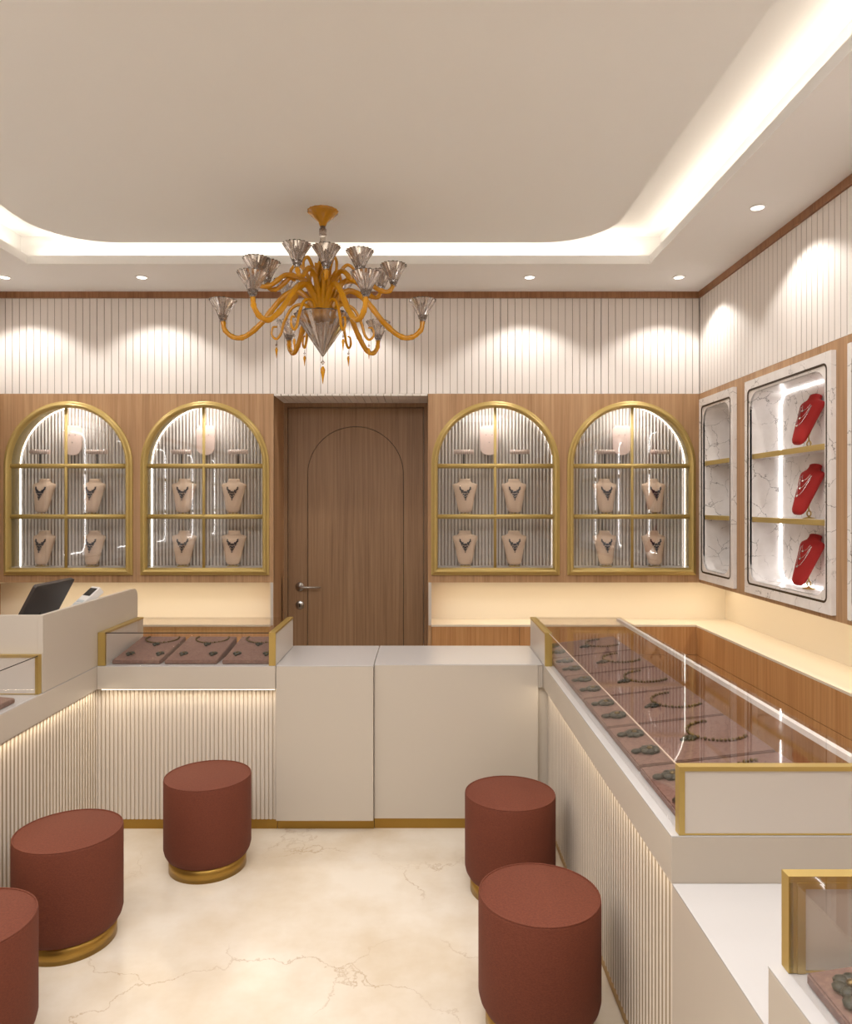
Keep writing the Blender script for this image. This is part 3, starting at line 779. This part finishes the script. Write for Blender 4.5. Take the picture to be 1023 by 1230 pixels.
# right long case
t = thing('glass_display_case', 'long glass case of jewellery trays on the right fluted counter', 'display case', (.85, 2.9, ZT), 'glass display cases')
yz_panel(t, .590, .624, 3.512, 4.01)
p = xz_panel(t, .607, 1.12, 1.722, 1.748)
MB().box(.612, .618, 1.748, 3.512, ZT+.001, ZG-.006).build('front_glass', 'glass', t)
MB().box(.612, 1.09, 1.748, 4.01, ZG-.006, ZG).build('top_glass', 'glass', t)
MB().box(1.084, 1.09, 1.748, 4.01, ZT+.001, ZG-.006).box(.63, 1.084, 4.004, 4.01, ZT+.001, ZG-.006).build('back_glass', 'glass', t)
MB().box(1.066, 1.0835, 1.748, 4.003, ZG-.024, ZG-.007).build('refraction_strip', 'rib', t)  # solid pale strip added to imitate the bright line refracted by the top glass
MB().box(.6095, .612, 1.748, 3.512, ZG-.005, ZG-.002).build('glass_edge', 'glassedge', t)
# near right case
t = thing('glass_display_case', 'glass case with wide gold trimmed end at the bottom right of the photo', 'display case', (.9, .8, ZT), 'glass display cases')
xz_panel(t, .612, 1.12, 1.216, 1.240)
q = MB().box(.626, .640, 1.2145, 1.218, ZT+.001, ZG-.01).box(.64, 1.12, 1.2145, 1.218, ZG-.02, ZG-.01).build('inner_border', 'gold', t)
MB().box(.614, .620, .4, 1.216, ZT+.001, ZG-.006).build('front_glass', 'glass', t)
MB().box(.614, 1.12, .4, 1.216, ZG-.006, ZG).build('top_glass', 'glass', t)

# ---------------------------------------------------------------- trays and jewellery
def lying_necklace(mat_):
    o = thing('necklace', 'x', 'necklace', (0, 0, -50), world=False)
    mb = MB(); n = 30
    for k in range(n+1):
        t_ = k/n; a = PI*(-.12+1.24*t_); x = .085*math.cos(a); y = .06-.085*math.sin(a)*.9
        r = .0032+.0022*abs(math.sin(k*1.7)); mb.ball((x, y, r), r, (1, 1, 1), 6, 4)
    mb.build('chain', mat_, o)
    mb = MB()
    for k in range(8):
        a = 2*PI*k/8; mb.ball((.014*math.cos(a), -.035+.014*math.sin(a), .004), .006, (1, 1, .6), 6, 4)
    mb.ball((0, -.035, .005), .009, (1, 1, .7)); mb.ball((0, -.058, .004), .007, (1, 1.4, .6)); mb.build('pendant', 'gemg', o)
    return o
def flower_earring():
    o = thing('earring', 'x', 'earring', (0, 0, -50), world=False)
    mb = MB()
    for k in range(7):
        a = 2*PI*k/7; mb.ball((.012*math.cos(a), .012*math.sin(a), .004), .0085, (1, 1, .55), 8, 5)
    mb.ball((.0, -.026, .004), .008, (1, 1.3, .5), 8, 5); mb.build('petals', 'gemg', o)
    MB().ball((0, 0, .007), .006, (1, 1, .7)).build('centre_stone', 'antique', o)
    return o
protos['ln'] = (lying_necklace('antique'), [False]); protos['fe'] = (flower_earring(), [False])
def tray(x0, x1, y0, y1, z0, z1, up, label, group):   # tilted pad; up: '+x' or '-x' or '+y' names the raised side
    o = thing('velvet_tray', label, 'tray', ((x0+x1)/2, (y0+y1)/2, z0), group)
    vs = []
    for dz in (0, 1):
        for x, y in ((x0, y0), (x1, y0), (x1, y1), (x0, y1)):
            f = {'+x': (x-x0)/(x1-x0), '-x': (x1-x)/(x1-x0), '+y': (y-y0)/(y1-y0)}[up]
            vs.append((x, y, (z0+.012+(z1-z0)*f) if dz else ZT+.001))
    mb = MB().mesh(vs, [(3, 2, 1, 0), (4, 5, 6, 7), (0, 1, 5, 4), (1, 2, 6, 5), (2, 3, 7, 6), (3, 0, 4, 7)])
    bmesh.ops.bevel(mb.b, geom=mb.b.edges[:], offset=.003, segments=2, affect='EDGES')
    mb.build('cushion', 'pad', o)
    i = .012
    w = [(x0+i, y0+i), (x1-i, y0+i), (x1-i, y1-i), (x0+i, y1-i)]
    def zz(x, y): return z0+.0128+(z1-z0)*{'+x': (x-x0)/(x1-x0), '-x': (x1-x)/(x1-x0), '+y': (y-y0)/(y1-y0)}[up]
    return zz
def lay(key, x, y, zz, up, label, group, spin=0, sc=1):
    c = place(key, (x, y, zz(x, y)), label, group)
    e = .01
    nx = Vector((-(zz(x+e, y)-zz(x-e, y))/(2*e), -(zz(x, y+e)-zz(x, y-e))/(2*e), 1)).normalized()
    R = nx.to_track_quat('Z', 'Y').to_matrix().to_4x4()
    yw = Vector((0, 1, 0)); yw = (yw-nx*yw.dot(nx)).normalized(); xw = yw.cross(nx)
    R = Matrix((xw, yw, nx)).transposed().to_4x4() @ Matrix.Rotation(spin, 4, 'Z')
    c.rotation_euler = R.to_euler(); c.scale = (sc,)*3
    return c
ol = ['left', 'middle', 'right']
for i, (x0, x1) in enumerate(((-1.525, -1.290), (-1.268, -1.012), (-.985, -.755))):
    zz = tray(x0, x1, 3.56, 3.95, .820, .866, '+y', f'{ol[i]} mauve velvet tray in the case beside the plain counter blocks', 'velvet trays in the left glass case')
    lay('ln', (x0+x1)/2+.01, 3.84, zz, '+y', f'antique gold necklace lying on the {ol[i]} tray of the left glass case', 'jewellery in the left glass case', 0, 1.0)
    for s in (-1, 1):
        lay('fe', (x0+x1)/2+.01+s*.075, 3.655, zz, '+y', f'dark flower earring, front {"left" if s < 0 else "right"} of {ol[i]} tray, left glass case', 'jewellery in the left glass case', 0, 1.1)
ordn = ['farthest', 'second farthest', 'third farthest', 'fourth farthest', 'fifth farthest', 'nearest']
for i in range(6):
    y1 = 3.955-i*.368; y0 = y1-.352
    zz = tray(.632, 1.035, y0, y1, .820, .866, '+x', f'{ordn[i]} mauve velvet tray in the long glass case on the right', 'velvet trays in the long right case')
    if y0 < 1.75: pass
    lay('ln', .88, (y0+y1)/2, zz, '+x', f'antique gold necklace on the {ordn[i]} tray in the long right case', 'jewellery in the long right case', -PI/2+.35, 1.15)
    for s in (-1, 1):
        lay('fe', .695, (y0+y1)/2+s*.08, zz, '+x', f'dark flower earring, {"nearer" if s < 0 else "farther"} on the {ordn[i]} tray, long right case', 'jewellery in the long right case', -PI/2, 1.6)
zz = tray(.628, 1.05, .80, 1.190, .820, .885, '+x', 'mauve velvet tray in the bottom right glass case', None)
lay('fe', .672, 1.135, zz, '+x', 'dark flower earring at the corner of the bottom right tray', None, -.6, 1.5)
for i in range(3):
    y1 = 2.87-i*.4; y0 = y1-.385
    zz = tray(-2.03, -1.612, y0, y1, .820, .860, '-x', f'{("far", "middle", "near")[i]} mauve velvet tray in the glass case at the left edge', 'velvet trays in the left edge case')
    lay('ln', -1.83, y1-.12, zz, '-x', f'antique gold necklace on the {("far", "middle", "near")[i]} tray at the left edge', 'jewellery in the left edge case', PI/2, 1.1)

# ---------------------------------------------------------------- stools
st = thing('stool', 'x', 'stool', (0, 0, 0), world=False)
mb = MB().lathe([(0, .055), (.160, .055), (.172, .062), (.182, .080), (.187, .10), (.187, .392), (.185, .397), (.1815, .398), (0, .398)], (0, 0, 0), 72)
for f in mb.b.faces: f.smooth = True
o = mb.build('upholstered_body', 'stool', st)
MB().tube([(.1835*math.cos(a), .1835*math.sin(a), .3985) for a in [2*PI*k/72 for k in range(72)]], .0028, 8, closed=True).build('piping', 'stool', o)
MB().lathe([(0, 0), (.165, 0), (.165, .06), (0, .06)], (0, 0, 0), 72, smooth=True).build('plinth', 'brass', st)
sp_ = [((-.952, 3.214), 'round terracotta stool standing alone before the left fluted counter'),
       ((.361, 3.018), 'round terracotta stool farthest back on the right, partly hidden'),
       ((.358, 2.240), 'round terracotta stool in front on the right, overlapping another'),
       ((-1.303, 2.671), 'round terracotta stool by the left counter, behind the cut off one'),
       ((-1.315, 2.085), 'round terracotta stool cut off by the left edge of the photo')]
for i, ((x, y), lb) in enumerate(sp_):
    c = st if i == 0 else copy_tree(st)
    c.location = (x, y, 0); c['label'] = lb; c['group'] = 'terracotta stools'

# ---------------------------------------------------------------- downlights
dl = thing('recessed_downlight', 'x', 'downlight', (0, 0, ZC), world=False)
sweep([(.038*math.cos(2*PI*k/32), .038*math.sin(2*PI*k/32)) for k in range(32)], [(0, .0), (0, -.004), (.009, -.004), (.009, 0)], lambda a, b, c: (a, b, c)).build('trim_ring', 'ceil', dl)
MB().lathe([(0, -.002), (.029, -.002), (.029, -.0005), (0, -.0005)], (0, 0, 0), 28).build('lamp_lens', 'lens', dl)
DL = [(-2.53, 4.39, 'at the far left of the back row'), (-1.70, 4.39, 'second from the left in the back row'), (-.53, 4.39, 'behind the chandelier in the back row'),
      (.644, 4.39, 'above the arched cabinet right of the door'), (1.546, 4.39, 'in the back right corner of the ceiling'), (1.546, 3.356, 'on the right strip of ceiling over the red busts'),
      (1.546, 2.32, 'on the right ceiling strip, nearer the camera'), (1.546, 1.2, 'on the right ceiling strip, level with the camera'),
      (-2.51, 3.356, 'on the left ceiling strip'), (-2.51, 2.32, 'on the left ceiling strip, nearer the camera'), (-2.51, 1.2, 'on the left ceiling strip, level with the camera')]
for i, (x, y, lb) in enumerate(DL):
    c = dl if i == 0 else copy_tree(dl)
    c.location = (x, y, ZC); c['label'] = 'small round recessed downlight ' + lb; c['group'] = 'recessed downlights'
    l = bpy.data.lights.new('downlight_beam', 'SPOT'); l.energy = 13.5; l.color = NEUT; l.spot_size = math.radians(118); l.spot_blend = .35; l.shadow_soft_size = .02
    lo = bpy.data.objects.new('downlight_beam', l); COL.objects.link(lo); lo.location = (x, y, ZC-.012)

# ---------------------------------------------------------------- chandelier
CH = Vector((-.497, 3.60, 0))
t = thing('chandelier', 'amber glass chandelier with smoked crystal cups hanging over the floor', 'chandelier', (CH.x, CH.y, 3.05))
def W_(x, y, z): return (CH.x+x, CH.y+y, z)
MB().lathe([(0, 3.05), (.076, 3.05), (.074, 3.043), (.05, 3.02), (.022, 2.995), (.014, 2.975), (0, 2.973)], (CH.x, CH.y, 0), 48, rib=.025, nrib=16).build('canopy', 'amber', t)
mb = MB().tube([W_(0, 0, 2.975), W_(0, 0, 2.86)], .014, 12).tube([W_(0, 0, 2.96), W_(0, 0, 2.93)], .019, 12)
mb.tube([W_(.012, 0, 2.87), W_(.012, 0, 2.80)], .011, 10).tube([W_(-.012, 0, 2.88), W_(-.012, 0, 2.80)], .009, 10)
mb.build('glass_rod', 'crystal', t)
mb = MB()
for k in range(8):
    a0 = 2*PI*k/8; mb.tube([W_(.034*math.cos(a0+2.0*s), .034*math.sin(a0+2.0*s), 2.52+.27*s) for s in [j/10 for j in range(11)]], [.013*(1-.35*j/10) for j in range(11)], 8)
mb.lathe([(0, 2.80), (.02, 2.80), (.028, 2.78), (.028, 2.6), (.05, 2.54), (.06, 2.50), (0, 2.50)], (CH.x, CH.y, 0), 20)
mb.build('column', 'amber', t)
# bowl, cut crystal cone
def cut_cone(mb, c, r0, z0, r1, z1, n, th, pl=.05):
    vo, vi = [], []
    for rr, z in ((r0, z0), ((r0+r1)*.5*(.9 if z1 > z0 and r1 < .1 else 1), (z0+z1)/2), (r1, z1)):
        vo.append([mb.b.verts.new((c[0]+rr*(1+(pl if k % 2 else -pl*.7))*math.cos(2*PI*k/n), c[1]+rr*(1+(pl if k % 2 else -pl*.7))*math.sin(2*PI*k/n), z)) for k in range(n)])
        r2 = max(.001, rr-th); vi.append([mb.b.verts.new((c[0]+r2*math.cos(2*PI*(k+.5)/n), c[1]+r2*math.sin(2*PI*(k+.5)/n), z+(.004 if z == min(z0, z1) else 0))) for k in range(n)])
    for V in (vo, vi):
        for A, B in zip(V, V[1:]):
            for k in range(n): mb.b.faces.new((A[k], A[(k+1) % n], B[(k+1) % n], B[k]))
    for A, B in ((vo[0], vi[0]), (vo[-1], vi[-1])):
        for k in range(n): mb.b.faces.new((A[k], A[(k+1) % n], B[(k+1) % n], B[k]))
mb = MB(); cut_cone(mb, (CH.x, CH.y), .004, 2.330, .138, 2.535, 28, .012); bw = mb.build('bowl', 'crystal', t)
# hanging drops
def drop(parent, x, y, z, s=1):
    mb = MB().lathe([(0, .012*s), (.011*s, 0), (0, -.012*s)], (CH.x+x, CH.y+y, z), 6, smooth=False); mb.tube([W_(x, y, z+.03*s), W_(x, y, z+.01*s)], .0015, 5)
    d_ = mb.build('crystal_bead', 'crystal', parent)
    MB().lathe([(0, 0), (.005*s, -.002*s), (.012*s, -.018*s), (.011*s, -.028*s), (.005*s, -.06*s), (.001, -.088*s), (0, -.09*s)], (CH.x+x, CH.y+y, z-.018*s), 12).build('amber_drop', 'amber', parent)
drop(t, 0, 0, 2.30, 1.0)
def bez(P, n=8):
    out = []; P = [Vector(p) for p in P]                 # Catmull-Rom through the points
    Q = [P[0]*2-P[1]]+P+[P[-1]*2-P[-2]]
    for i in range(1, len(Q)-2):
        for k in range(n):
            s = k/n; a, b, c, d_ = Q[i-1], Q[i], Q[i+1], Q[i+2]
            out.append(.5*((2*b)+(-a+c)*s+(2*a-5*b+4*c-d_)*s*s+(-a+3*b-3*c+d_)*s**3))
    out.append(P[-1]); return out
def arm(ang, pts, r=.0125):
    ca, sa = math.cos(ang), math.sin(ang)
    P = bez([W_(ca*rr, sa*rr, z) for rr, z in pts])
    mb = MB(); n = len(P)
    mb.tube(P, [r*(1.15-.3*i/n) for i in range(n)], 10)
    # spiral bead wound round the arm
    for ph in (0, PI):
        sp = []
        for i in range(n-1):
            t_ = (P[i+1]-P[i]).normalized(); u = t_.cross(Vector((-sa, ca, 0))).normalized(); w = Vector((-sa, ca, 0))
            a = ph+i*.45; sp.append(P[i]+(u*math.cos(a)+w*math.sin(a))*r*(1.05-.3*i/n))
        mb.tube(sp, .0032, 5)
    return mb.build('arm', 'amber', t), P[-1]
def cup(parent, e, s=1.0):
    mb = MB(); c = (e.x, e.y); z = e.z
    cut_cone(mb, c, .019*s, z+.018*s, .064*s, z+.105*s, 36, .007, .09)
    mb.lathe([(0, z-.006), (.014, z-.004), (.015, z+.006), (.021*s, z+.014*s), (.022*s, z+.030*s), (0, z+.032*s)], (c[0], c[1], 0), 14, smooth=False)
    mb.build('crystal_cup', 'crystal', parent)
for k in range(6):
    a = PI*k/3
    o, e = arm(a, [(.04, 2.53), (.06, 2.60), (.13, 2.655), (.21, 2.61), (.30, 2.50), (.38, 2.432), (.44, 2.425), (.485, 2.46), (.495, 2.505)], .0135)
    cup(o, e)
up = [(.05, -.245), (-.08, -.277), (.2, -.19), (-.31, -.085), (-.27, -.03), (.35, .01), (.28, .12), (-.23, .256), (.05, .31)]
for x, y in up:
    R_ = math.hypot(x, y); a = math.atan2(y, x)
    hz = .0 if abs(x) < .15 else -.02
    o, e = arm(a, [(.035, 2.53), (.05, 2.62), (R_*.30, 2.70), (R_*.55, 2.72), (R_*.78, 2.665), (R_*.93, 2.655), (R_, 2.685)], .012)
    cup(o, e, .98)
for k in range(6):
    a = PI*k/3+.04; ca, sa = math.cos(a), math.sin(a)
    pts = [(.05, 2.53), (.10, 2.585), (.17, 2.57), (.215, 2.50), (.235, 2.44), (.26, 2.415), (.285, 2.435), (.28, 2.47), (.255, 2.475)]
    pts = [(r*.88, z) for r, z in pts]
    P = bez([W_(ca*r, sa*r, z) for r, z in pts]); n = len(P)
    s_ = MB().tube(P, [.009*(1-.5*i/n) for i in range(n)], 8).build('scroll', 'amber', t)
    drop(s_, ca*.228, sa*.228, 2.385, .62)
    # tall upright hook scrolls near the column
    P = bez([W_(ca*r, sa*r, z) for r, z in [(.04, 2.55), (.055, 2.66), (.08, 2.74), (.12, 2.785), (.155, 2.76), (.155, 2.715), (.135, 2.705)]]); n = len(P)
    MB().tube(P, [.011*(1-.45*i/n) for i in range(n)], 8).build('hook', 'amber', t)

for o in list(bpy.data.objects):
    if '_w' in o: del o['_w']
